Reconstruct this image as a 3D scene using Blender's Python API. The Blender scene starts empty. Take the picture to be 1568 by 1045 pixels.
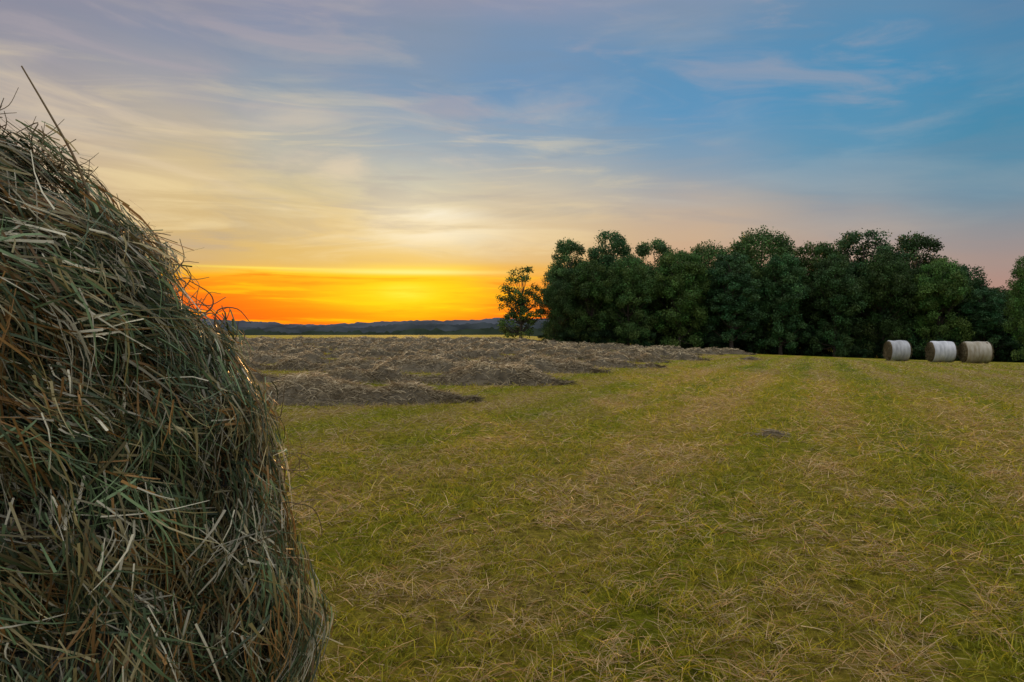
import bpy, math, numpy as np, bmesh
from mathutils import Vector
rng=np.random.default_rng(7)
sc=bpy.context.scene
F=1045.0; CX=784.0; HY=505.0; CAMH=1.38
def lin(c):
    c=np.array(c,float)/255.0
    return tuple(np.where(c<=0.04045,c/12.92,((c+0.055)/1.055)**2.4))
# ---------------- helpers ----------------
def hsh(ix,iy,iz):
    v=np.sin(ix*127.1+iy*311.7+iz*74.7)*43758.5453
    return v-np.floor(v)
def vnoise(p):
    p=np.asarray(p,float); i=np.floor(p); f=p-i; u=f*f*(3-2*f)
    r=0
    for a in (0,1):
        for b in (0,1):
            for c in (0,1):
                w=(u[:,0] if a else 1-u[:,0])*(u[:,1] if b else 1-u[:,1])*(u[:,2] if c else 1-u[:,2])
                r=r+w*hsh(i[:,0]+a,i[:,1]+b,i[:,2]+c)
    return r
def fbm(p,o=4):
    r=0;a=0.5;t=0
    for k in range(o):
        r=r+a*vnoise(p*(2**k)+k*17.3);t+=a;a*=0.5
    return r/t
def sstep(a,b,x):
    t=np.clip((x-a)/(b-a),0,1); return t*t*(3-2*t)
def mesh_np(name,V,Fc,col=None,mats=(),smooth=False,midx=None):
    me=bpy.data.meshes.new(name)
    V=np.ascontiguousarray(V,dtype=np.float32); Fc=np.ascontiguousarray(Fc,dtype=np.int32)
    k=Fc.shape[1]; n=Fc.shape[0]
    me.vertices.add(len(V)); me.vertices.foreach_set("co",V.ravel())
    me.loops.add(n*k); me.loops.foreach_set("vertex_index",Fc.ravel())
    me.polygons.add(n); me.polygons.foreach_set("loop_start",np.arange(0,n*k,k,dtype=np.int32))
    if smooth: me.polygons.foreach_set("use_smooth",np.ones(n,dtype=bool))
    for m in mats: me.materials.append(m)
    if midx is not None: me.polygons.foreach_set("material_index",np.ascontiguousarray(midx,dtype=np.int32))
    me.update(calc_edges=True)
    if col is not None:
        a=me.color_attributes.new("Col",'FLOAT_COLOR','POINT')
        c=np.ones((len(V),4),dtype=np.float32); c[:,:3]=col
        a.data.foreach_set("color",c.ravel())
    me.validate()
    return me
def add(name,me,parent=None,loc=None):
    o=bpy.data.objects.new(name,me); sc.collection.objects.link(o)
    if parent: o.parent=parent
    if loc is not None: o.location=loc
    return o
def norm(v): return v/np.maximum(np.linalg.norm(v,axis=1,keepdims=True),1e-9)
def ribbons(P,D,W,L,w,B,K=3,taper=0.6):
    N=len(P); t=np.linspace(0,1,K+1)
    L=np.broadcast_to(L,(N,)); w=np.broadcast_to(w,(N,))
    c=P[:,None,:]+D[:,None,:]*(L[:,None]*t)[:,:,None]+B[:,None,:]*(t**2)[None,:,None]
    hw=(w[:,None]*0.5*(1-taper*t**1.5)[None,:])[:,:,None]*W[:,None,:]
    V=np.stack([c-hw,c+hw],axis=2).reshape(-1,3)
    b=(np.arange(N)*(K+1)*2)[:,None]+(np.arange(K)*2)[None,:]
    Fc=np.stack([b,b+1,b+3,b+2],axis=2).reshape(-1,4)
    return V,Fc,(K+1)*2
def cat(parts):
    Vs=[];Fs=[];Cs=[];o=0
    for V,Fc,C in parts:
        Vs.append(V);Fs.append(Fc+o);Cs.append(C);o+=len(V)
    return np.concatenate(Vs),np.concatenate(Fs),np.concatenate(Cs)
def nodes(name):
    m=bpy.data.materials.new(name); m.use_nodes=True
    nt=m.node_tree; nt.nodes.clear()
    return m,nt,nt.nodes.new('ShaderNodeOutputMaterial')
def vcol_mat(name,rough=0.7,trans=0.25,spec=0.25,vary=0):
    m,nt,out=nodes(name)
    at=nt.nodes.new('ShaderNodeAttribute'); at.attribute_name="Col"
    src=at.outputs['Color']
    if vary:
        oi=nt.nodes.new('ShaderNodeObjectInfo')
        mrn=nt.nodes.new('ShaderNodeMapRange'); mrn.inputs['To Min'].default_value=1-vary; mrn.inputs['To Max'].default_value=1+vary
        nt.links.new(oi.outputs['Random'],mrn.inputs['Value'])
        vm=nt.nodes.new('ShaderNodeVectorMath'); vm.operation='SCALE'; nt.links.new(src,vm.inputs[0]); nt.links.new(mrn.outputs[0],vm.inputs['Scale']); src=vm.outputs[0]
    p=nt.nodes.new('ShaderNodeBsdfPrincipled'); p.inputs['Roughness'].default_value=rough
    p.inputs['Specular IOR Level'].default_value=spec
    nt.links.new(src,p.inputs['Base Color'])
    if trans>0:
        t=nt.nodes.new('ShaderNodeBsdfTranslucent'); nt.links.new(src,t.inputs['Color'])
        s=nt.nodes.new('ShaderNodeMixShader'); s.inputs[0].default_value=trans
        nt.links.new(p.outputs[0],s.inputs[1]); nt.links.new(t.outputs[0],s.inputs[2])
        nt.links.new(s.outputs[0],out.inputs[0])
    else: nt.links.new(p.outputs[0],out.inputs[0])
    return m
M_straw=vcol_mat("straw",0.5,0.15,0.4)
M_grass=vcol_mat("grass_blade",0.6,0.3,0.25)
M_hay=vcol_mat("raked_hay",0.85,0.12,0.1)
M_leaf=vcol_mat("leaf",0.6,0.2,0.2,.35)
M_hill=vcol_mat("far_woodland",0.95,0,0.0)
def bark_mat():
    m,nt,out=nodes("bark")
    tc=nt.nodes.new('ShaderNodeTexCoord'); nz=nt.nodes.new('ShaderNodeTexNoise'); nz.inputs['Scale'].default_value=6
    r=nt.nodes.new('ShaderNodeValToRGB'); r.color_ramp.elements[0].color=(.02,.016,.012,1); r.color_ramp.elements[1].color=(.09,.07,.055,1)
    p=nt.nodes.new('ShaderNodeBsdfPrincipled'); p.inputs['Roughness'].default_value=.9
    nt.links.new(tc.outputs['Object'],nz.inputs['Vector']); nt.links.new(nz.outputs['Fac'],r.inputs[0]); nt.links.new(r.outputs[0],p.inputs['Base Color']); nt.links.new(p.outputs[0],out.inputs[0])
    return m
M_bark=bark_mat()

# ---------------- terrain ----------------
def gz(x,y):
    x=np.asarray(x,float); y=np.asarray(y,float)
    xs=np.where(x>0,x,0.0); xs=60*(1-np.exp(-xs/60.0))
    z=-xs*0.00082*np.clip(y,0,80)*sstep(2,20,y)
    d=np.hypot(x,y)
    z=z-12*sstep(175,420,d)
    z=z+0.06*(vnoise(np.stack([x*0.13,y*0.13,0*x],-1).reshape(-1,3)).reshape(x.shape)-0.5)*sstep(1,6,d)*sstep(600,200,d)
    return z
SA_=math.radians(24)
def ground():
    rr=np.concatenate([[0.0],np.geomspace(0.6,7000,230)]); na=256
    th=np.linspace(0,2*np.pi,na,endpoint=False)
    R,T=np.meshgrid(rr,th,indexing='ij'); X=R*np.sin(T);Y=R*np.cos(T)
    Z=gz(X,Y); V=np.stack([X,Y,Z],-1).reshape(-1,3)
    i=np.arange(len(rr)-1)[:,None]; j=np.arange(na)[None,:]; j2=(j+1)%na
    Fc=np.stack([i*na+j+0*i,(i+1)*na+j,(i+1)*na+j2,i*na+j2+0*i],-1).reshape(-1,4)
    m,nt,out=nodes("mown_field")
    N=nt.nodes.new; Lk=nt.links.new
    def M(op,a,b,c=None):
        n=N('ShaderNodeMath'); n.operation=op
        for i,v in enumerate((a,b,c)):
            if v is None: continue
            if isinstance(v,(int,float)): n.inputs[i].default_value=v
            else: Lk(v,n.inputs[i])
        return n.outputs[0]
    tc=N('ShaderNodeTexCoord')
    mp=N('ShaderNodeMapping'); mp.inputs['Rotation'].default_value=(0,0,SA_); Lk(tc.outputs['Object'],mp.inputs['Vector'])
    mp2=N('ShaderNodeMapping'); mp2.inputs['Scale'].default_value=(1.0,0.03,1); Lk(mp.outputs[0],mp2.inputs['Vector'])
    n1=N('ShaderNodeTexNoise'); n1.inputs['Scale'].default_value=1; n1.inputs['Detail'].default_value=4; Lk(mp2.outputs[0],n1.inputs['Vector'])
    n2=N('ShaderNodeTexNoise'); n2.inputs['Scale'].default_value=1.1; n2.inputs['Detail'].default_value=8; n2.inputs['Roughness'].default_value=.7; Lk(tc.outputs['Object'],n2.inputs['Vector'])
    n3=N('ShaderNodeTexNoise'); n3.inputs['Scale'].default_value=9; n3.inputs['Detail'].default_value=8; n3.inputs['Roughness'].default_value=.85; Lk(tc.outputs['Object'],n3.inputs['Vector'])
    mp3=N('ShaderNodeMapping'); mp3.inputs['Rotation'].default_value=(0,0,math.radians(-8)); mp3.inputs['Scale'].default_value=(.02,.22,1); Lk(tc.outputs['Object'],mp3.inputs['Vector'])
    n4=N('ShaderNodeTexNoise'); n4.inputs['Scale'].default_value=1; n4.inputs['Detail'].default_value=2; Lk(mp3.outputs[0],n4.inputs['Vector'])
    sx=N('ShaderNodeSeparateXYZ'); Lk(mp.outputs[0],sx.inputs[0])
    wob=M('MULTIPLY_ADD',n1.outputs['Fac'],1.4,M('MULTIPLY',sx.outputs[0],2*math.pi/1.9))
    wv=M('MULTIPLY_ADD',M('SINE',wob,None),.5,.5)
    a=M('ADD',M('MULTIPLY',n1.outputs['Fac'],.38),M('MULTIPLY',n2.outputs['Fac'],.30)); a=M('ADD',a,M('MULTIPLY',n4.outputs['Fac'],.20)); a=M('ADD',a,M('MULTIPLY',wv,.12))
    r=N('ShaderNodeValToRGB'); cr=r.color_ramp
    cr.elements[0].position=.39; cr.elements[0].color=(.18,.215,.014,1)
    cr.elements[1].position=.62; cr.elements[1].color=(.43,.31,.10,1)
    e=cr.elements.new(.46); e.color=(.30,.30,.016,1)
    e=cr.elements.new(.54); e.color=(.39,.31,.04,1)
    Lk(a,r.inputs[0])
    r3=N('ShaderNodeMapRange'); r3.inputs['From Min'].default_value=.38; r3.inputs['From Max'].default_value=.64; r3.inputs['To Min'].default_value=.22; r3.inputs['To Max'].default_value=1.35; Lk(n3.outputs['Fac'],r3.inputs['Value'])
    sc1=N('ShaderNodeVectorMath'); sc1.operation='SCALE'; Lk(r.outputs[0],sc1.inputs[0]); Lk(r3.outputs[0],sc1.inputs['Scale'])
    bp=N('ShaderNodeBump'); bp.inputs['Strength'].default_value=1.0; bp.inputs['Distance'].default_value=.09; Lk(n3.outputs['Fac'],bp.inputs['Height'])
    p=N('ShaderNodeBsdfPrincipled'); p.inputs['Roughness'].default_value=.95; p.inputs['Specular IOR Level'].default_value=.05
    Lk(sc1.outputs[0],p.inputs['Base Color']); Lk(bp.outputs[0],p.inputs['Normal']); Lk(p.outputs[0],out.inputs[0])
    add("ground",mesh_np("ground",V,Fc,mats=[m],smooth=True))
ground()

def stripe(x,y):
    return x*math.cos(SA_)-y*math.sin(SA_), x*math.sin(SA_)+y*math.cos(SA_)
def grass():
    parts=[]
    bands=[(2.0,4.5,4800,.0045,.052,2),(4.5,8,2000,.0065,.058,2),(8,15,580,.0095,.07,1),(15,28,150,.016,.085,1),(28,55,26,.03,.11,1)]
    amax=math.radians(44)
    for (d0,d1,dens,w,h,K) in bands:
        n=int(amax*(d1*d1-d0*d0)*dens)
        d=np.sqrt(rng.uniform(d0*d0,d1*d1,n)); az=rng.uniform(-amax,amax,n)
        x=d*np.sin(az); y=d*np.cos(az)
        keep=~((x<-1.2)&(y<2.6)); x=x[keep];y=y[keep]
        s,t=stripe(x,y)
        big=fbm(np.stack([s*1.2,t*0.05,0*s],-1),2); med=fbm(np.stack([x*2.0,y*2.0,0*x+3],-1),3); sm=vnoise(np.stack([x*8,y*8,0*x+9],-1)); sm=.5*sm+.5*vnoise(np.stack([x*19,y*19,0*x+9],-1))
        g=0.33*big+0.50*med+.17*(.5+.5*np.sin(s*2*np.pi/1.9+.7))
        keep=rng.uniform(0,1,len(x))<np.clip(0.10+2.6*(sm-0.30),0.05,1)
        x,y,g,sm,big=x[keep],y[keep],g[keep],sm[keep],big[keep]; n=len(x)
        ps=sstep(.36,.60,g)*.62+.16
        straw=rng.uniform(0,1,n)<ps
        ang=rng.uniform(0,2*np.pi,n)
        lean=np.where(straw,rng.uniform(.6,1.55,n),rng.uniform(.05,.9,n))
        D=np.stack([np.sin(lean)*np.cos(ang),np.sin(lean)*np.sin(ang),np.cos(lean)],-1)
        W=norm(np.cross(D,norm(rng.normal(size=(n,3)))))
        L=h*rng.uniform(.4,1.5,n)*np.where(straw,1.4,1.05)*(0.4+1.2*sm)
        B=np.stack([np.cos(ang),np.sin(ang),-np.full(n,.5)],-1)*(L*.35)[:,None]
        P=np.stack([x,y,gz(x,y)+np.where(straw,rng.uniform(0,.03,n),0)],-1)
        V,Fc,m=ribbons(P,D,W,L,w*rng.uniform(.5,1.3,n)*np.where(straw,.7,1.1),B,K,.7)
        u=rng.uniform(0,1,n)[:,None]; u=np.clip(u*.6+1.0*(g[:,None]-.26),0,1)
        gc=(1-u)*np.array([.15,.205,.014])+u*np.array([.62,.50,.03])
        u=rng.uniform(0,1,n)[:,None]**1.1
        stc=(1-u)*np.array([.34,.20,.06])+u*np.array([.74,.58,.33])
        c=np.where(straw[:,None],stc,gc)*rng.uniform(.55,1.15,n)[:,None]
        parts.append((V,Fc,np.repeat(c,m,axis=0)))
    V,Fc,C=cat(parts)
    add("mown_grass",mesh_np("mown_grass",V,Fc,C,[M_grass]))
grass()

def hay_tufts():
    parts=[]
    cl=[((1183,668),.17,260),((1150,541),.45,500)]
    for (px,py),r,n in cl:
        yy=CAMH*F/(py-HY); xx=(px-CX)/F*yy
        ang=rng.uniform(0,2*np.pi,n); rad=np.abs(rng.normal(0,r*.6,n))
        x=xx+rad*np.cos(ang)*1.3; y=yy+rad*np.sin(ang)
        hh=np.exp(-(rad/r)**2)*min(r*.4,.2)
        P=np.stack([x,y,gz(x,y)+.015+hh*rng.uniform(0,1,n)],-1)
        a2=rng.uniform(0,2*np.pi,n)
        D=norm(np.stack([np.cos(a2),np.sin(a2),rng.uniform(-.1,.45,n)],-1))
        W=norm(np.cross(D,norm(rng.normal(size=(n,3)))))
        L=rng.uniform(.06,.16,n); s=max(.003,yy*.0009)
        B=np.stack([np.cos(a2+1),np.sin(a2+1),-.6+0*a2],-1)*(L*.3)[:,None]
        V,Fc,m=ribbons(P,D,W,L,s,B,2,.4)
        u=rng.uniform(0,1,n)[:,None]
        c=(1-u)*np.array([.14,.11,.07])+u*np.array([.38,.32,.22])
        parts.append((V,Fc,np.repeat(c,m,axis=0)))
    V,Fc,C=cat(parts)
    add("loose_hay_clippings",mesh_np("loose_hay",V,Fc,C,[M_hay]))
hay_tufts()

# ---------------- windrows ----------------
def windrows():
    parts=[]
    E0=np.array([-.65,13.6]); E1=np.array([12.5,43.0])
    k=0; tt=0
    while tt<2.4:
        e=E0+(E1-E0)*tt + np.array([rng.uniform(-1.8,1.4),0])
        if k==0: e=E0
        ln=min(150,30+tt*60)
        dirv=np.array([-1.0,.02+.16*min(tt,1)]); dirv/=np.linalg.norm(dirv); per=np.array([-dirv[1],dirv[0]])
        if per[1]<0: per=-per
        dist=e[1]; step=max(.06,dist*.005)
        ns=int(ln/step); nc=14
        s=np.linspace(0,ln,ns); v=np.linspace(-1,1,nc)
        S,Vv=np.meshgrid(s,v,indexing='ij')
        wid=(.50+.6*vnoise(np.stack([s*.7,0*s+k*5,0*s],-1)))*sstep(-.1,1.2,s)**.6
        off=.9*(fbm(np.stack([s*.14,0*s+k*9.1,0*s],-1),3)-.5)*2
        X=e[0]+dirv[0]*S+per[0]*(Vv*wid[:,None]+off[:,None])
        Y=e[1]+dirv[1]*S+per[1]*(Vv*wid[:,None]+off[:,None])
        q=np.stack([X*1.2,Y*1.2,0*X+k],-1).reshape(-1,3)
        big=fbm(q,3).reshape(X.shape); fine=fbm(q*6,3).reshape(X.shape)
        hs=.05+1.15*np.clip(big-.30,0,.42)
        H=(np.cos(Vv*np.pi/2)**.8)*hs*(sstep(-.1,1.4,s)[:,None])+.13*(fine-.5)*(1-abs(Vv)**4)*sstep(0,.8,S)-.02
        Z=gz(X,Y)+H
        V=np.stack([X,Y,Z-.03],-1).reshape(-1,3)
        i=np.arange(ns-1)[:,None]; j=np.arange(nc-1)[None,:]
        Fc=np.stack([i*nc+j,(i+1)*nc+j,(i+1)*nc+j+1,i*nc+j+1],-1).reshape(-1,4)
        cc=(.03+.20*fine)[...,None]*np.array([1.0,.84,.57])
        parts.append((V,Fc,cc.reshape(-1,3)))
        n=int(np.clip(34000*14/dist,5000,34000)) if k>0 else 42000
        si=rng.uniform(0,1,n)**1.2*min(ln,26+tt*45); vi=rng.normal(0,.47,n)
        ii=np.clip((si/ln*(ns-1)),0,ns-1).astype(int); jj=np.clip(((vi+1)/2*(nc-1)),0,nc-1).round().astype(int)
        px=e[0]+dirv[0]*si+per[0]*(vi*wid[ii]+off[ii]); py=e[1]+dirv[1]*si+per[1]*(vi*wid[ii]+off[ii])
        hh=np.where(abs(vi)>1,0,H[ii,jj])
        pz=np.where(abs(vi)>1,gz(px,py)+.03,np.maximum(Z[ii,jj],gz(px,py)+.02))+rng.uniform(-.04,.05,n)
        a2=rng.uniform(0,2*np.pi,n)
        D=norm(np.stack([np.cos(a2),np.sin(a2)*.7,rng.uniform(-.6,1.0,n)],-1))
        W=norm(np.cross(D,norm(rng.normal(size=(n,3)))))
        L=rng.uniform(.06,.22,n)*(1+dist*.008); w=max(.006,dist*.0008)*rng.uniform(.5,1.5,n)
        B=np.stack([np.cos(a2+1)*.3,np.sin(a2+1)*.3,-.7+0*a2],-1)*(L*.5)[:,None]
        V,Fc,m=ribbons(np.stack([px,py,pz],-1),D,W,L,w,B,2,.4)
        u=rng.uniform(0,1,n)[:,None]**1.25
        c=((1-u)*np.array([.15,.112,.062])+u*np.array([.62,.52,.34]))
        c=c*(.52+1.7*np.clip(hh,0,.5))[:,None]  # painted shading: strands lighter on the crests, darker near the base
        parts.append((V,Fc,np.repeat(c,m,axis=0)))
        k+=1; tt+=4.2/29*(1+tt*.35)
    V,Fc,C=cat(parts)
    add("hay_windrows",mesh_np("hay_windrows",V,Fc,C,[M_hay]))
windrows()

# ---------------- foreground bale ----------------
def big_bale():
    tgt=np.array([(0,222),(60,262),(120,318),(190,385),(250,430),(308,500),(338,570),(375,640),(412,740),(436,830),(445,920),(448,1010)],float)
    r2=np.random.default_rng(3)
    thv=np.linspace(-1.2,2.6,500)
    def cost(p):
        cx,cy,R,rt=p; e=R-.015
        X=cx+e*np.cos(thv)*math.cos(rt); Yv=cy+e*np.cos(thv)*math.sin(rt); Zv=R+e*np.sin(thv)
        ok=Yv>.2; u=CX+F*X[ok]/Yv[ok]; v=HY+F*(CAMH-Zv[ok])/Yv[ok]
        if ok.sum()<50: return 1e9
        dd=np.hypot(tgt[:,0:1]-u[None],tgt[:,1:2]-v[None]).min(1)
        return (dd**2).mean()
    p=np.array([-1.2,1.2,.85,.6]); b=cost(p); sg=.2
    for it in range(3000):
        q=p+r2.normal(size=4)*sg*np.array([1,1,.4,.4]); q[2]=np.clip(q[2],.68,1.0); q[3]=np.clip(q[3],.50,.72); c=cost(q)
        if c<b: p,b=q,c
        if it%300==299: sg*=.6
    R=float(p[2]); rot=float(p[3]); f=.15; depth=1.15
    C=np.array([p[0]+math.sin(rot)*f*.75,p[1]-math.cos(rot)*f*.75,R-.005])
    def surf(th,s):
        th=np.asarray(th);s=np.asarray(s)
        a=np.clip((s-(R-f))/f,0,np.pi/2)
        r=np.where(s<R-f,s,R-f+f*np.sin(a)); dp=f*(1-np.cos(a))+np.clip(s-(R-f)-f*np.pi/2,0,None)
        nr=np.sin(a); nd=-np.cos(a)
        P=np.stack([r*np.cos(th),dp,r*np.sin(th)],-1)
        Nn=np.stack([nr*np.cos(th),nd,nr*np.sin(th)],-1)
        q=P.reshape(-1,3)
        disp=(.08*(fbm(q*5.5+11,3)-.5)+.11*(fbm(q*13+5,2)-.5)).reshape(s.shape)
        return P+Nn*disp[...,None],Nn
    cr_,sr_=math.cos(rot),math.sin(rot)
    def world(P):
        x=P[...,0];y=P[...,1];z=P[...,2]
        return np.stack([C[0]+x*cr_-y*sr_,C[1]+x*sr_+y*cr_,np.maximum(C[2]+z,.01)],-1)
    def wdir(D):
        return np.stack([D[...,0]*cr_-D[...,1]*sr_,D[...,0]*sr_+D[...,1]*cr_,D[...,2]],-1)
    smax=R-f+f*np.pi/2+depth
    th=np.linspace(0,2*np.pi,220,endpoint=False); s=np.linspace(0.001,smax,150)
    S,T=np.meshgrid(s,th,indexing='ij'); P,nn=surf(T,S); V=world(P-nn*.035).reshape(-1,3)
    na=len(th); i=np.arange(len(s)-1)[:,None]; j=np.arange(na)[None,:]; j2=(j+1)%na
    Fc=np.stack([i*na+j,i*na+j2+0*i,(i+1)*na+j2,(i+1)*na+j],-1).reshape(-1,4)
    parent=bpy.data.objects.new("round_hay_bale",None); sc.collection.objects.link(parent)
    last=(len(s)-1)*na
    add("packed_core",mesh_np("core",V,Fc,np.tile([.018,.015,.009],(len(V),1)),[M_straw],True),parent)  # near-black core, shade of the gaps put into its colour
    bm=bmesh.new(); vs=[bm.verts.new(tuple(v)) for v in V[last:last+na]]; bm.faces.new(vs); mb=bpy.data.meshes.new("back"); bm.to_mesh(mb); bm.free(); mb.materials.append(M_bark); add("back_end",mb,parent)
    parts=[]
    pal=np.array([[.20,.165,.065],[.085,.13,.055],[.29,.25,.13],[.24,.13,.04],[.05,.075,.035],[.46,.43,.32],[.13,.19,.09]])
    def tuft(nt,smin,smx,per,Lr,wr,out,outj=.25,thr=None,pw=.5,spread=.28,bendk=.25,dirsd=.42,bright=1):
        s0=smin+(smx-smin)*rng.uniform(0,1,nt)**pw
        t0=rng.uniform(0,2*np.pi,nt) if thr is None else rng.uniform(thr[0],thr[1],nt)
        ti=np.repeat(np.arange(nt),per); n=len(ti)
        s_=np.clip(s0[ti]+rng.normal(0,.013,n),.002,smax); rloc=np.minimum(s_,R)
        t_=t0[ti]+rng.normal(0,.016,n)/np.maximum(rloc,.15)
        P,Nn=surf(t_,s_)
        tang=np.stack([np.sin(t_),0*t_,-np.cos(t_)],-1)
        bit=np.cross(Nn,tang)
        a=(rng.normal(0,dirsd,nt))[ti]+rng.normal(0,spread,n)
        flip=rng.uniform(0,1,n)<.12
        o=(np.abs(rng.normal(0,outj,nt))*out)[ti]+rng.normal(0,.07,n)
        D=norm(tang*np.cos(a)[:,None]+bit*np.sin(a)[:,None]+Nn*o[:,None])
        D=np.where(flip[:,None],-D,D)
        L=rng.uniform(Lr[0],Lr[1],nt)[ti]*rng.uniform(.5,1.2,n)
        lift=rng.uniform(-.035,.03,nt)[ti]
        P=P+Nn*(lift+rng.uniform(-.014,.010,n))[:,None]-D*(L*.3)[:,None]
        side=norm(np.cross(D,norm(Nn+.9*rng.normal(size=(n,3)))))
        B=(-Nn*(np.abs(o)+.12)[:,None]+bit*((rng.normal(0,bendk,nt))[ti]+rng.normal(0,.18,n))[:,None])*L[:,None]
        w=wr[0]+(wr[1]-wr[0])*rng.uniform(0,1,n)**2
        V,Fc,m=ribbons(world(P),wdir(D),wdir(side),L,w,wdir(B),3,.55)
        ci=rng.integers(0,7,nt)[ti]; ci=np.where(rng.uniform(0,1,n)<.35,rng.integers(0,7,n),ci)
        tone=rng.uniform(.45,1.25,nt)[ti]*(1+20*np.clip(lift,-.035,.03))  # gap shade painted in: sunken tufts darker, raised ones lighter
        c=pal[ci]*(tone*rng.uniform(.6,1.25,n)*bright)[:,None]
        parts.append((V,Fc,np.repeat(c,m,axis=0)))
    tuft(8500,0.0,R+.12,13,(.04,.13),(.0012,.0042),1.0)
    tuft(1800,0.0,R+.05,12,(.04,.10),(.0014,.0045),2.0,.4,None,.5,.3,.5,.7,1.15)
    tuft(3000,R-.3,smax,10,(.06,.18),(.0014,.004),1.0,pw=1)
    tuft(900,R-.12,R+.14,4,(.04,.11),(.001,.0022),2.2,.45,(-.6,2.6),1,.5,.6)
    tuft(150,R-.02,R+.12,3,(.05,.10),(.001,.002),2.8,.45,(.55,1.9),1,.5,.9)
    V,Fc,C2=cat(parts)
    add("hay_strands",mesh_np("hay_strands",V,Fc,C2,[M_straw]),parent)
    def w3(px,py):
        nrm=np.array([-sr_,cr_,0]); c0=world(np.array([0,f*.9,0.0]))
        ray=np.array([(px-CX)/F,1,-(py-HY)/F]); t=np.dot(c0-np.array([0,0,CAMH]),nrm)/np.dot(ray,nrm)
        return np.array([0,0,CAMH])+ray*t
    lines=[([(150,335),(120,250),(85,185),(38,104)],.0050),
           ([(140,272),(110,262),(70,262),(40,240)],.003),([(190,380),(175,310),(150,275),(125,262)],.003),
           ([(60,270),(52,215),(62,190),(30,205)],.003),([(40,270),(25,215),(5,195),(-10,178)],.003),
           ([(180,380),(150,300),(90,255),(55,250)],.0028),([(90,300),(70,240),(66,215),(58,225)],.0028),
           ([(250,440),(238,395),(228,372),(232,362)],.0028),([(240,425),(252,400),(258,390),(256,388)],.0028),
           ([(300,490),(325,470),(322,450),(290,430)],.003),([(325,520),(345,485),(342,475),(340,468)],.0028),
           ([(215,410),(180,340),(165,300),(140,285)],.0032),([(20,255),(10,225),(20,205),(45,215)],.003),
           ([(430,720),(470,720),(462,705),(432,690)],.0022),([(440,770),(478,780),(492,815),(485,830)],.0022),
           ([(395,620),(425,640),(432,620),(436,590)],.0024),([(120,320),(100,270),(105,245),(130,258)],.003)]
    r4=np.random.default_rng(12)
    for k in range(200):
        b=tgt[r4.integers(0,10)]+r4.normal(0,18,2); a=r4.uniform(-2.6,-.3); L=r4.uniform(25,95)
        p0=b+np.array([-8,14]); p1=p0+L*.4*np.array([math.cos(a),math.sin(a)]); a+=r4.normal(0,.6); p2=p1+L*.35*np.array([math.cos(a),math.sin(a)]); a+=r4.normal(0,1.2); p3=p2+L*.35*np.array([math.cos(a),math.sin(a)])
        lines.append(([tuple(p0),tuple(p1),tuple(p2),tuple(p3)],r4.uniform(.0014,.0028)))
    pv=[]
    for pts,w in lines:
        j=rng.uniform(.98,1.02)
        pp=np.array([w3(p_[0],p_[1]) for p_ in pts]); pp=np.array([0,0,CAMH])+(pp-np.array([0,0,CAMH]))*j
        t=np.linspace(0,3,13); idx=np.clip(t.astype(int),0,2); fr=(t-idx)[:,None]
        ext=np.vstack([2*pp[0]-pp[1],pp,2*pp[-1]-pp[-2]])
        a,b,c,dd=ext[idx],ext[idx+1],ext[idx+2],ext[idx+3]
        cur=.5*(2*b+(c-a)*fr+(2*a-5*b+4*c-dd)*fr**2+(3*b-a-3*c+dd)*fr**3)
        tan=norm(np.gradient(cur,axis=0))
        u=norm(np.cross(tan,np.tile([0.1,1,0.2],(13,1)))); v=np.cross(tan,u)
        ww=w*.5*np.linspace(1,.45,13)[:,None]
        ring=np.stack([cur+u*ww,cur+v*ww,cur-u*ww,cur-v*ww],1).reshape(-1,3)
        i=np.arange(12)[:,None];jj=np.arange(4)[None,:]
        Fc=np.stack([i*4+jj,i*4+(jj+1)%4,(i+1)*4+(jj+1)%4,(i+1)*4+jj],-1).reshape(-1,4)
        pv.append((ring,Fc,np.tile(np.array([.20,.14,.07])*rng.uniform(.6,1.3),(len(ring),1))))
    V,Fc,C3=cat(pv); add("loose_stalks",mesh_np("loose_stalks",V,Fc,C3,[M_straw],True),parent)
big_bale()

# ---------------- wrapped bales ----------------
def wrap_mat(name,c0,c1):
    m,nt,out=nodes(name); N=nt.nodes.new;Lk=nt.links.new
    tc=N('ShaderNodeTexCoord'); mp=N('ShaderNodeMapping'); mp.inputs['Scale'].default_value=(3.0,.8,.8); Lk(tc.outputs['Object'],mp.inputs[0])
    nz=N('ShaderNodeTexNoise'); nz.inputs['Scale'].default_value=1.5; nz.inputs['Detail'].default_value=6; Lk(mp.outputs[0],nz.inputs['Vector'])
    r=N('ShaderNodeValToRGB'); r.color_ramp.elements[0].position=.35;r.color_ramp.elements[1].position=.65
    r.color_ramp.elements[0].color=(*c0,1); r.color_ramp.elements[1].color=(*c1,1); Lk(nz.outputs['Fac'],r.inputs[0])
    b=N('ShaderNodeBump'); b.inputs['Distance'].default_value=.03; Lk(nz.outputs['Fac'],b.inputs['Height'])
    p=N('ShaderNodeBsdfPrincipled'); p.inputs['Roughness'].default_value=.6; Lk(r.outputs[0],p.inputs['Base Color']); Lk(b.outputs[0],p.inputs['Normal']); Lk(p.outputs[0],out.inputs[0])
    return m
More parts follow.
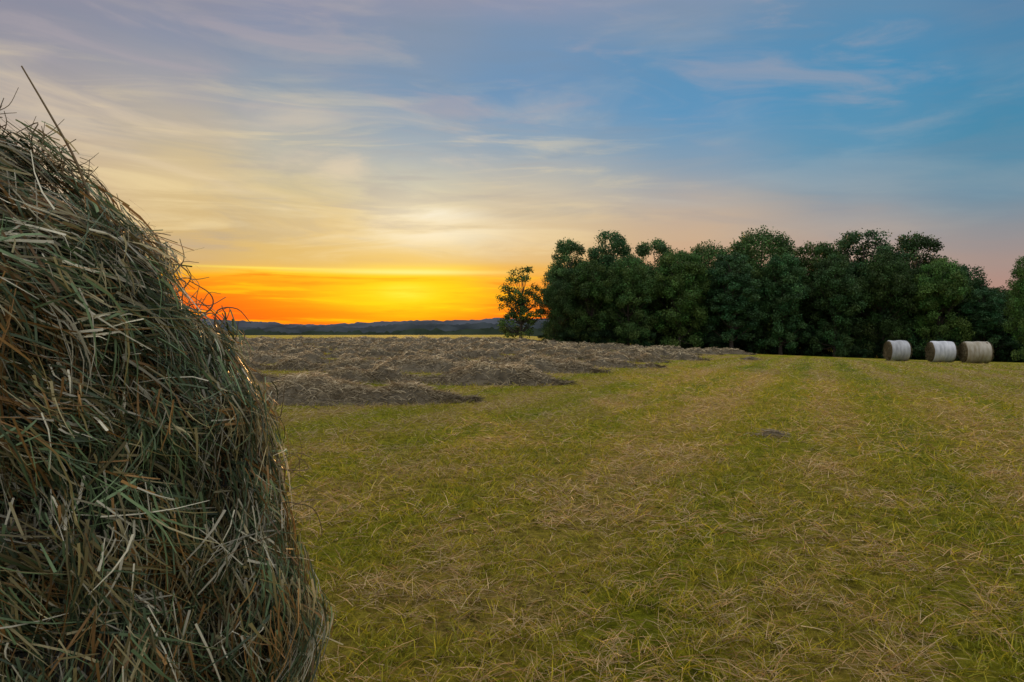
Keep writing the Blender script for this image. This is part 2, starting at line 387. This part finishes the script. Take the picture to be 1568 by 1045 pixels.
def field_bale(px,py,d,yaw,W,R,c0,c1):
    x=(px-CX)/F*d; z=float(gz(np.array([x]),np.array([d]))[0])
    e=bpy.data.objects.new("round_hay_bale",None); sc.collection.objects.link(e)
    e.location=(x,d,z+R-.03); e.rotation_euler=(0,0,math.radians(yaw))
    def lathe(prof,na,amp,seed,sq=.97):
        th=np.linspace(0,2*np.pi,na,endpoint=False); pr=np.array(prof)
        A,T=np.meshgrid(np.arange(len(pr)),th,indexing='ij'); xx=pr[A,0]; r=pr[A,1]
        q=np.stack([xx*3,np.cos(T)*2.5+seed,np.sin(T)*2.5],-1).reshape(-1,3)
        r=r+amp*(fbm(q,3).reshape(r.shape)-.5)*(r>.05)
        V=np.stack([xx,r*np.cos(T),r*np.sin(T)*sq],-1).reshape(-1,3)
        V[:,2]=np.maximum(V[:,2],-R+.03)
        i=np.arange(len(pr)-1)[:,None];j=np.arange(na)[None,:];j2=(j+1)%na
        return V,np.stack([i*na+j,(i+1)*na+j,(i+1)*na+j2,i*na+j2+0*i],-1).reshape(-1,4)
    h=W/2
    xs=np.linspace(-h+.12,h-.12,16)
    V,Fc=lathe([(-h+.06,R-.09),(-h+.08,R-.03)]+[(a,R+.012*math.sin(a*9)) for a in xs]+[(h-.08,R-.03),(h-.06,R-.09)],48,.06,px)
    add("net_wrap",mesh_np("net_wrap",V,Fc,mats=[wrap_mat("net_wrap",c0,c1)],smooth=True),e)
    V,Fc=lathe([(-h,.001),(-h-.02,R*.4),(-h,R*.8),(-h+.05,R-.05),(-h+.15,R-.03),(h-.15,R-.03),(h-.05,R-.05),(h,R*.8),(h+.02,R*.4),(h,.001)],48,.05,px+3)
    cc=np.tile([.13,.10,.055],(len(V),1))*(.6+.8*fbm(V*5,3))[:,None]
    add("hay_core",mesh_np("hay_core",V,Fc,cc,[M_hay],smooth=True),e)
    n=1500; s=rng.choice([-1,1],n); rr=np.sqrt(rng.uniform(0,1,n))*R*.93; t=rng.uniform(0,2*np.pi,n)
    P=np.stack([s*(h+.01),rr*np.cos(t),rr*np.sin(t)*.96],-1); D=norm(np.stack([s*rng.uniform(0,.3,n),-np.sin(t),np.cos(t)],-1)+.3*rng.normal(size=(n,3)))
    P[:,2]=np.maximum(P[:,2],-R+.06)
    V,Fc,m=ribbons(P,D,norm(np.cross(D,rng.normal(size=(n,3)))),.13,.022,D*0,1,.5)
    c=np.array([.17,.14,.08])*rng.uniform(.4,1.3,n)[:,None]
    add("end_straw",mesh_np("end_straw",V,Fc,np.repeat(c,m,axis=0),[M_hay]),e)
field_bale(1374,550,49,-8,1.35,.77,(.27,.28,.30),(.48,.50,.53))
field_bale(1441,553,48,-10,1.5,.77,(.36,.38,.41),(.64,.66,.70))
field_bale(1494,554,47,-14,1.6,.78,(.24,.20,.13),(.44,.41,.34))

# ---------------- trees ----------------
def tube(pts,rad,ns=7):
    pts=np.array(pts,float); n=len(pts); tan=norm(np.gradient(pts,axis=0))
    ref=np.tile([.3,.9,.1],(n,1)); u=norm(np.cross(tan,ref)); v=np.cross(tan,u)
    a=np.linspace(0,2*np.pi,ns,endpoint=False)
    V=(pts[:,None,:]+(u[:,None,:]*np.cos(a)[None,:,None]+v[:,None,:]*np.sin(a)[None,:,None])*np.array(rad)[:,None,None]).reshape(-1,3)
    i=np.arange(n-1)[:,None];j=np.arange(ns)[None,:]
    return V,np.stack([i*ns+j,i*ns+(j+1)%ns,(i+1)*ns+(j+1)%ns,(i+1)*ns+j],-1).reshape(-1,4)
def tree_mesh(name,H,Wd,base,ncl,leaves,lsize,seed,sparse=False,tint=(1,1,1)):
    r=np.random.default_rng(seed)
    VW=[];FW=[];o=0
    def addtube(p,rad,ns=7):
        nonlocal o
        V,Fc=tube(p,rad,ns); VW.append(V);FW.append(Fc+o);o+=len(V)
    tr=.018*H
    tp=[np.array([0,0,-.3])]
    for k in range(1,9):
        tp.append(np.array([r.normal(0,.12)*k*.3,r.normal(0,.12)*k*.3,H*.86*k/8]))
    addtube(tp,[tr*1.3]+[tr*(1-.11*k) for k in range(1,9)],9)
    if sparse:
        masses=[(np.array([.3,0,H*.70]),np.array([Wd*.38,Wd*.38,H*.28])),(np.array([-1.3,0,H*.5]),np.array([Wd*.30,Wd*.3,H*.22])),(np.array([1.2,.3,H*.42]),np.array([Wd*.32,Wd*.3,H*.22])),(np.array([-.5,0,H*.2]),np.array([Wd*.38,Wd*.36,H*.18]))]
        wm_=np.ones(4)
    else:
        nm=6
        masses=[(np.array([0,0,H*.72]),np.array([Wd*.40,Wd*.40,H*.25]))]
        for k in range(nm):
            a=2*math.pi*k/nm+r.uniform(-.3,.3); rr=Wd*r.uniform(.24,.30)
            masses.append((np.array([rr*math.cos(a),rr*math.sin(a),H*r.uniform(.48,.70)]),np.array([Wd*.25,Wd*.25,H*r.uniform(.15,.19)])))
        for k in range(5):
            a=2*math.pi*k/5+r.uniform(-.3,.3); rr=Wd*.25
            masses.append((np.array([rr*math.cos(a),rr*math.sin(a),H*(base+.2)]),np.array([Wd*.27,Wd*.27,H*.22])))
        wm_=np.array([4.6]+[1.0]*6+[.8]*5)
    cl=[]
    wts=wm_/wm_.sum()
    for k in range(ncl):
        mi=r.choice(len(masses),p=wts); c0,ra=masses[mi]
        d=r.normal(size=3); d/=np.linalg.norm(d)
        q=c0+d*ra*r.uniform(.5,1.0)**(.4)*.90
        if q[2]<base*H: q[2]=base*H+r.uniform(0,.6)
        s=r.uniform(.065,.10)*Wd
        cl.append((q,s))
    for c,s in cl[::4 if not sparse else 1]:
        k=int(np.clip((c[2]*.72)/(H*.86)*8,1,7)); b=tp[k]
        mid=(b+c)/2+np.array([0,0,-.015*H])
        addtube([b,mid,c],[tr*.32,tr*.2,tr*.07],5)
    PL=[];NL=[];CL=[]
    for c,s in cl:
        n=int(leaves/ncl*r.uniform(.8,1.2))
        dirs=norm(r.normal(size=(n,3))); rr=s*(1-.5*r.uniform(0,1,n)**1.3)*(1+.15*r.normal(size=n))
        lump=1+.6*(vnoise(dirs*2.2+seed+c)-.5)
        p=c+dirs*(rr*lump)[:,None]*np.array([1.2,1.2,.9])
        PL.append(p); NL.append(norm(dirs*1.0+.7*r.normal(size=(n,3))+np.array([0,0,.3])))
        tone=r.uniform(.65,1.35)
        col=np.array([.048,.105,.032])*tone*np.array(tint)
        cc=col*r.uniform(.5,1.5,n)[:,None]; cc[:,0]*=r.uniform(.8,1.3); CL.append(cc)
    P=np.concatenate(PL);Nn=np.concatenate(NL);Cc=np.concatenate(CL)
    keep=P[:,2]>.05; P,Nn,Cc=P[keep],Nn[keep],Cc[keep]; n=len(P)
    u=norm(np.cross(Nn,r.normal(size=(n,3)))); v=np.cross(Nn,u); ls=lsize*r.uniform(.5,1.25,n)[:,None]
    V=np.stack([P-u*ls*.5,P+v*ls*.4,P+u*ls*.55,P-v*ls*.4],1).reshape(-1,3)
    Fc=np.arange(n*4).reshape(-1,4)
    VWc=np.concatenate(VW);FWc=np.concatenate(FW)
    Vall=np.concatenate([VWc,V]);Fall=np.concatenate([FWc,Fc+len(VWc)])
    col=np.concatenate([np.tile([.05,.04,.03],(len(VWc),1)),np.repeat(Cc,4,axis=0)])
    return mesh_np(name,Vall,Fall,col,[M_bark,M_leaf],midx=np.concatenate([np.zeros(len(FWc)),np.ones(n)]))
protos=[tree_mesh("tree_a",14,8.5,.03,220,43000,.22,1),
        tree_mesh("tree_b",14,7.5,.08,200,39000,.21,2,tint=(.9,1.0,1.1)),
        tree_mesh("tree_c",14,10,.02,260,49000,.22,3,tint=(1.15,1.05,.9)),
        tree_mesh("tree_d",14,6.8,.10,190,35000,.21,4,tint=(.8,.95,1.15)),
        tree_mesh("tree_e",14,9,.04,230,45000,.23,5,tint=(1.3,1.2,.9))]
sparse=tree_mesh("tree_s",9.6,6.0,.08,95,9500,.20,11,True,tint=(1.4,1.1,.8))
bush=tree_mesh("bush",3.2,5.5,.0,50,9000,.22,21,tint=(.45,.55,.6))
def place(nm,me,px,d,topy,H0,wscale=1.0,rz=None,parent=None):
    x=(px-CX)/F*d; z=float(gz(np.array([x]),np.array([d]))[0])
    top=CAMH-(topy-HY)/F*d; s=(top-z)/H0
    o=add(nm,me,parent,(x,d,z-.05)); o.scale=(s*wscale,s*wscale,s); o.rotation_euler=(0,0,rng.uniform(0,6.28) if rz is None else rz)
    return o
T="deciduous_tree"
place(T,sparse,797,84,399,9.6,.95,0.0)
front=[(856,79,425,2,.8),(870,84,361,0,.8),(905,80,392,4,.85),(932,86,342,1,.9),(962,80,385,2,.8),(1003,85,361,0,.9),(1040,80,374,4,.9),(1085,84,366,2,.8),(1120,79,378,3,1.1),(1165,84,344,2,.88),(1195,80,378,1,.95),(1245,84,361,4,.8),(1278,79,384,0,.85),(1318,84,340,1,1.15),(1352,80,380,2,.75),(1400,83,351,0,.9),(1438,78,387,4,.8),(1474,82,396,1,1.0),(1505,77,432,3,1.2),(1535,80,436,2,1.0),(1582,64,376,4,.62),(1640,66,360,0,.9),(1700,70,350,2,.9),(1780,74,350,1,.9)]
for px,d,ty,k,ws in front: place(T,protos[k],px,d,ty,14,ws)
wood=bpy.data.objects.new("woodland",None); sc.collection.objects.link(wood)
for i in range(28):
    px=872+i*34; ty=400+rng.uniform(-12,14)+ (45 if px>1480 and px<1590 else 0)
    place("back_tree",protos[i%5],px,93+rng.uniform(-3,6),ty,14,1.05,parent=wood)
for i in range(20):
    px=898+i*50
    place("deep_tree",protos[(i*3)%5],px,106+rng.uniform(-3,6),418+(35 if px>1450 else 0)+rng.uniform(-8,8),14,1.3,parent=wood)
und=bpy.data.objects.new("understory_shrubs",None); sc.collection.objects.link(und)
for i in range(44):
    px=838+i*18+rng.uniform(-10,10); d=80+rng.uniform(-1,5)- (2 if px>1300 else 0)
    x=(px-CX)/F*d; z=float(gz(np.array([x]),np.array([d]))[0])
    o=add("shrub",bush,und,(x,d,z-.1)); s=rng.uniform(.5,1.0); o.scale=(s,s,s*rng.uniform(.7,1.3)); o.rotation_euler=(0,0,rng.uniform(0,6.28))

# ---------------- distant ridges ----------------
def ridge(name,d,depth,topf,colr,bump,freq,az0=-62,az1=62,n=1400,rag=0):
    az=np.radians(np.linspace(az0,az1,n)); nr=14
    v=np.linspace(0,1,nr); A,Vv=np.meshgrid(az,v,indexing='ij')
    px=CX+F*np.tan(A); top=(HY-topf(px))/F*d+CAMH
    rad=d/np.cos(A)*(1+depth/d*(Vv-.5))
    X=rad*np.sin(A);Y=rad*np.cos(A)
    q=np.stack([X*freq,Y*freq,0*X],-1).reshape(-1,3)
    nz=fbm(q,4).reshape(X.shape); ng=vnoise(q*5).reshape(X.shape)
    base=-14.0
    Z=base+(top-base)*np.sin(np.pi*np.clip(Vv,0,1))**.6+(bump*(nz-.5)*2+rag*(ng-.5)*2)*np.sin(np.pi*Vv)
    V=np.stack([X,Y,Z],-1).reshape(-1,3)
    i=np.arange(n-1)[:,None];j=np.arange(nr-1)[None,:]
    Fc=np.stack([i*nr+j,(i+1)*nr+j,(i+1)*nr+j+1,i*nr+j+1],-1).reshape(-1,4)
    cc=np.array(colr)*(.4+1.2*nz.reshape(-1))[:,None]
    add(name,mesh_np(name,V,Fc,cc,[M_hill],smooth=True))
def topA(px): return np.interp(px,[-2000,300,350,400,490,560,640,700,790,1000,3000],[486,489,490,494,499,495,492,491,488,486,480])
def topB(px): return np.interp(px,[-2000,300,420,560,640,730,790,900,3000],[500,500,502,502,498,497,494,493,492])
def topC(px): return np.interp(px,[-2000,300,560,660,740,800,3000],[508,508,508,506,502,501,498])
ridge("distant_hills",2600,500,topA,(.075,.085,.105),7,.012,rag=3.5,n=2600)  # bluish base colour stands in for distance haze
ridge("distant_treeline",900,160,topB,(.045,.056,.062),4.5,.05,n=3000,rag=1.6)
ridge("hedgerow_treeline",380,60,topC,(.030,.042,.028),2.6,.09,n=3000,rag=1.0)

# ---------------- sky ----------------
w=bpy.data.worlds.new("World"); sc.world=w; w.use_nodes=True; nt=w.node_tree; nt.nodes.clear()
N=nt.nodes.new; Lk=nt.links.new
def math_(op,a,b=None,c=None,clamp=False):
    n=N('ShaderNodeMath'); n.operation=op; n.use_clamp=clamp
    for i,v in enumerate((a,b,c)):
        if v is None: continue
        if isinstance(v,(int,float)): n.inputs[i].default_value=v
        else: Lk(v,n.inputs[i])
    return n.outputs[0]
def mr(v,a,b,c=0,d=1,t='SMOOTHSTEP'):
    n=N('ShaderNodeMapRange'); n.interpolation_type=t; Lk(v,n.inputs['Value'])
    n.inputs['From Min'].default_value=a;n.inputs['From Max'].default_value=b;n.inputs['To Min'].default_value=c;n.inputs['To Max'].default_value=d
    return n.outputs[0]
def mix(f,a,b,mode='MIX'):
    n=N('ShaderNodeMix'); n.data_type='RGBA'; n.blend_type=mode; n.clamp_factor=True
    if isinstance(f,(int,float)): n.inputs[0].default_value=f
    else: Lk(f,n.inputs[0])
    for i,v in ((6,a),(7,b)):
        if isinstance(v,tuple): n.inputs[i].default_value=(*v[:3],1)
        else: Lk(v,n.inputs[i])
    return n.outputs[2]
tc=N('ShaderNodeTexCoord'); sp=N('ShaderNodeSeparateXYZ'); Lk(tc.outputs['Generated'],sp.inputs[0])
X,Y,Z=sp.outputs
az=math_('MULTIPLY',math_('ARCTAN2',X,Y),180/math.pi)
el=math_('MULTIPLY',math_('ARCSINE',Z),180/math.pi)
def comb(a,b,c=0.0):
    n=N('ShaderNodeCombineXYZ')
    for i,v in enumerate((a,b,c)):
        if isinstance(v,(int,float)): n.inputs[i].default_value=v
        else: Lk(v,n.inputs[i])
    return n.outputs[0]
def noise(vec,scale,det=5,rough=.55,dist=0):
    n=N('ShaderNodeTexNoise'); n.inputs['Scale'].default_value=scale;n.inputs['Detail'].default_value=det;n.inputs['Roughness'].default_value=rough;n.inputs['Distortion'].default_value=dist
    Lk(vec,n.inputs['Vector']); return n.outputs['Fac']
v1=comb(math_('MULTIPLY',az,.05),math_('ADD',math_('MULTIPLY',el,.25),math_('MULTIPLY',az,.012)))
v2=comb(math_('MULTIPLY',az,.08),math_('MULTIPLY',el,1.1))
v3=comb(math_('MULTIPLY',az,.05),math_('MULTIPLY',el,.12),7.0)
nA=noise(v1,1.0,6,.55,.8); nB=noise(v2,1.0,5,.6,.3); nC=noise(v3,1.0,2,.5,.3)
v5=comb(math_('MULTIPLY',az,.06),math_('ADD',math_('MULTIPLY',el,.50),math_('MULTIPLY',az,-.012)),11.0)
nE=noise(v5,1.0,6,.58,.8)
elp=math_('ADD',el,math_('MULTIPLY',math_('SUBTRACT',nA,.5),3.5))
lowp=math_('ADD',el,math_('MULTIPLY',math_('SUBTRACT',nB,.5),.9))
bl=mr(el,5.5,9); elw=math_('ADD',math_('MULTIPLY',elp,bl),math_('MULTIPLY',lowp,math_('SUBTRACT',1.0,bl)))
pos=math_('DIVIDE',elw,90.0,clamp=True)
ZEN=(1.02,1.0,.98)  # overhead sky out of view, brightened as fill light for the ground
def col(px,stops,zen=ZEN):
    n=N('ShaderNodeValToRGB'); cr=n.color_ramp; a=math.atan((px-CX)/F)
    L=[(max(0,math.degrees(math.atan((HY-y)/F*math.cos(a))))/90,lin(c)) for y,c in stops]
    L.sort(key=lambda t:t[0]); top=L[-1]
    L+= [(34/90,tuple(np.array(top[1])*1.2)),(48/90,zen)]
    while len(cr.elements)>1: cr.elements.remove(cr.elements[-1])
    cr.elements[0].position=L[0][0]; cr.elements[0].color=(*L[0][1],1)
    for p_,c_ in L[1:]:
        e=cr.elements.new(p_); e.color=(*c_,1)
    Lk(pos,n.inputs[0]); return n.outputs[0],math.degrees(a)
cols=[
 col(0,[(505,(235,110,50)),(430,(230,155,85)),(300,(206,178,145)),(230,(196,174,150)),(150,(170,160,155)),(60,(148,147,158)),(0,(140,140,156))]),
 col(280,[(505,(250,82,32)),(475,(255,92,18)),(445,(250,120,12)),(424,(250,150,20)),(417,(255,190,40)),(410,(222,176,98)),(400,(210,174,118)),(350,(210,180,126)),(290,(216,191,142)),(230,(205,186,150)),(150,(166,163,164)),(60,(138,145,164)),(0,(140,142,160))]),
 col(440,[(505,(255,86,18)),(480,(255,105,6)),(450,(255,138,5)),(425,(255,165,15)),(417,(255,205,40)),(410,(234,186,92)),(400,(222,184,108)),(350,(224,192,128)),(290,(213,195,150)),(230,(184,181,168)),(150,(144,158,172)),(60,(132,144,167)),(0,(140,144,166))]),
 col(640,[(505,(255,90,8)),(485,(255,125,2)),(455,(255,185,5)),(430,(255,182,6)),(420,(255,192,15)),(413,(255,222,80)),(405,(237,196,105)),(365,(232,204,138)),(330,(236,219,178)),(290,(204,198,176)),(230,(160,172,180)),(150,(122,150,178)),(60,(130,146,169)),(0,(142,147,168))]),
 col(800,[(505,(255,88,20)),(480,(255,102,18)),(450,(250,135,25)),(425,(240,160,60)),(412,(235,180,85)),(400,(226,186,122)),(350,(217,191,148)),(290,(196,187,168)),(230,(146,165,181)),(150,(106,146,183)),(60,(120,145,175)),(0,(143,149,173))]),
 col(1050,[(505,(225,130,80)),(420,(205,155,120)),(370,(202,172,142)),(320,(186,171,157)),(260,(134,157,176)),(180,(92,147,187)),(90,(92,142,181)),(20,(124,146,173)),(0,(128,147,174))]),
 col(1320,[(505,(205,140,110)),(400,(180,154,138)),(345,(167,156,151)),(290,(133,152,166)),(220,(92,146,178)),(120,(72,141,182)),(0,(96,138,172))]),
 col(1568,[(505,(190,130,110)),(400,(165,143,136)),(340,(138,143,150)),(280,(100,141,164)),(200,(72,136,168)),(100,(68,134,172)),(0,(86,130,166))]),
]
back=N('ShaderNodeValToRGB'); cr=back.color_ramp; cr.elements[0].position=0; cr.elements[0].color=(.38,.38,.43,1); cr.elements[1].position=.5; cr.elements[1].color=(*ZEN,1)  # unseen sky behind the camera, brightness raised as fill light
e=cr.elements.new(.2); e.color=(.48,.52,.62,1); Lk(pos,back.inputs[0])
azw=math_('ADD',az,math_('MULTIPLY',math_('SUBTRACT',nC,.5),5.0))
c=mix(mr(az,-85,-40),back.outputs[0],cols[0][0])
for k in range(1,len(cols)):
    c=mix(mr(azw,cols[k-1][1],cols[k][1],t='SMOOTHSTEP'),c,cols[k][0])
c=mix(mr(az,42,85),c,back.outputs[0])
up=mr(el,5,7.5); upn=math_('MULTIPLY',up,mr(el,30,40,1,0))
wm=math_('MULTIPLY',math_('MULTIPLY',mr(nA,.48,.72),upn),mr(el,22,14,.35,1))
leftness=mr(az,24,-8)
c=mix(math_('MULTIPLY',wm,math_('MULTIPLY_ADD',leftness,.40,.10)),c,lin((240,216,178)))
midz=math_('MULTIPLY',math_('MULTIPLY',mr(el,5,6.5),mr(el,22,13,0,1)),leftness)
c=mix(math_('MULTIPLY',math_('MULTIPLY',mr(nE,.50,.72),midz),.48),c,lin((246,222,170)))
c=mix(math_('MULTIPLY',math_('MULTIPLY',mr(nE,.48,.30),midz),.34),c,lin((168,160,158)))
v4=comb(math_('MULTIPLY',az,.07),math_('ADD',math_('MULTIPLY',el,.36),math_('MULTIPLY',az,.03)),3.3)
nD=noise(v4,1.0,6,.56,.9)
pk=math_('MULTIPLY',math_('MULTIPLY',mr(nD,.48,.74),mr(el,12,18)),mr(el,32,42,1,0))
c=mix(math_('MULTIPLY',pk,.45),c,lin((176,165,170)))
dk=math_('MULTIPLY',mr(nD,.50,.30),upn); c=mix(math_('MULTIPLY',dk,.18),c,lin((120,138,158)))
band=math_('MULTIPLY',mr(el,4.9,4.3,0,1),mr(math_('ABSOLUTE',math_('ADD',az,9.0)),13,24,1,0))
c=mix(math_('MULTIPLY',math_('MULTIPLY',mr(nB,.52,.64),band),.6),c,lin((255,200,8)))
c=mix(math_('MULTIPLY',math_('MULTIPLY',mr(nB,.48,.36),band),.5),c,lin((255,105,8)))
def gauss(a0,e0,sa,se):
    dx=math_('DIVIDE',math_('SUBTRACT',az,a0),sa); dy=math_('DIVIDE',math_('SUBTRACT',el,e0),se)
    q=math_('ADD',math_('MULTIPLY',dx,dx),math_('MULTIPLY',dy,dy))
    return math_('POWER',2.71828,math_('MULTIPLY',q,-1.0))
SA=math.degrees(math.atan((622-CX)/F)); SE=3.0
lowm=mr(lowp,4.9,4.5,0,1)
c=mix(math_('MULTIPLY',math_('MULTIPLY',gauss(SA,SE-.1,7.5,2.1),lowm),math_('MULTIPLY_ADD',mr(nB,.35,.6),.32,.66)),c,lin((255,216,6)))
c=mix(math_('MULTIPLY',gauss(SA,SE+.1,2.0,.6),math_('MULTIPLY_ADD',mr(nB,.4,.6),.4,.3)),c,lin((255,238,70)))
c=mix(math_('MULTIPLY',gauss(SA+.5,4.75,7.5,.22),.85),c,lin((255,240,140)))
c=mix(math_('MULTIPLY',gauss(SA-10,4.85,7.0,.09),.75),c,lin((255,228,95)))
st=mr(nE,.36,.62,.15,1)
g2=math_('MULTIPLY',gauss(SA+2.0,8.1,7.0,1.3),st); c=mix(math_('MULTIPLY',g2,.72),c,lin((250,238,208)))
g3=math_('MULTIPLY',gauss(SA+1.8,9.6,3.6,.5),st); c=mix(math_('MULTIPLY',g3,.75),c,lin((250,242,222)))
c=mix(mr(el,-.4,-1.5),c,(.05,.05,.04))
sky=N('ShaderNodeTexSky'); sky.sky_type='NISHITA'; sky.sun_disc=False; sky.sun_elevation=math.radians(3.0); sky.sun_rotation=math.radians(SA)
bg=N('ShaderNodeBackground'); Lk(c,bg.inputs[0]); bg.inputs[1].default_value=1.0
bg2=N('ShaderNodeBackground'); Lk(sky.outputs[0],bg2.inputs[0]); bg2.inputs[1].default_value=.003
ad=N('ShaderNodeAddShader'); Lk(bg.outputs[0],ad.inputs[0]);Lk(bg2.outputs[0],ad.inputs[1])
out=N('ShaderNodeOutputWorld'); Lk(ad.outputs[0],out.inputs[0])

sl=bpy.data.lights.new("sun",'SUN'); sl.energy=3.4; sl.angle=math.radians(.6); sl.color=(1,.52,.18)
so=bpy.data.objects.new("sun",sl); sc.collection.objects.link(so)
a=math.radians(SA); ee=math.radians(3.2)
dvec=Vector((math.sin(a)*math.cos(ee),math.cos(a)*math.cos(ee),math.sin(ee)))
so.rotation_euler=dvec.to_track_quat('Z','Y').to_euler(); so.location=(0,20,30)
cam=bpy.data.cameras.new("camera"); cam.sensor_width=36; cam.lens=24; cam.clip_end=20000; cam.clip_start=.02
co=bpy.data.objects.new("camera",cam); sc.collection.objects.link(co); co.location=(0,0,CAMH)
co.rotation_euler=(math.radians(90)-math.atan(17.5/F),0,0); sc.camera=co
sc.view_settings.view_transform='Standard'; sc.view_settings.look='None'; sc.view_settings.exposure=0
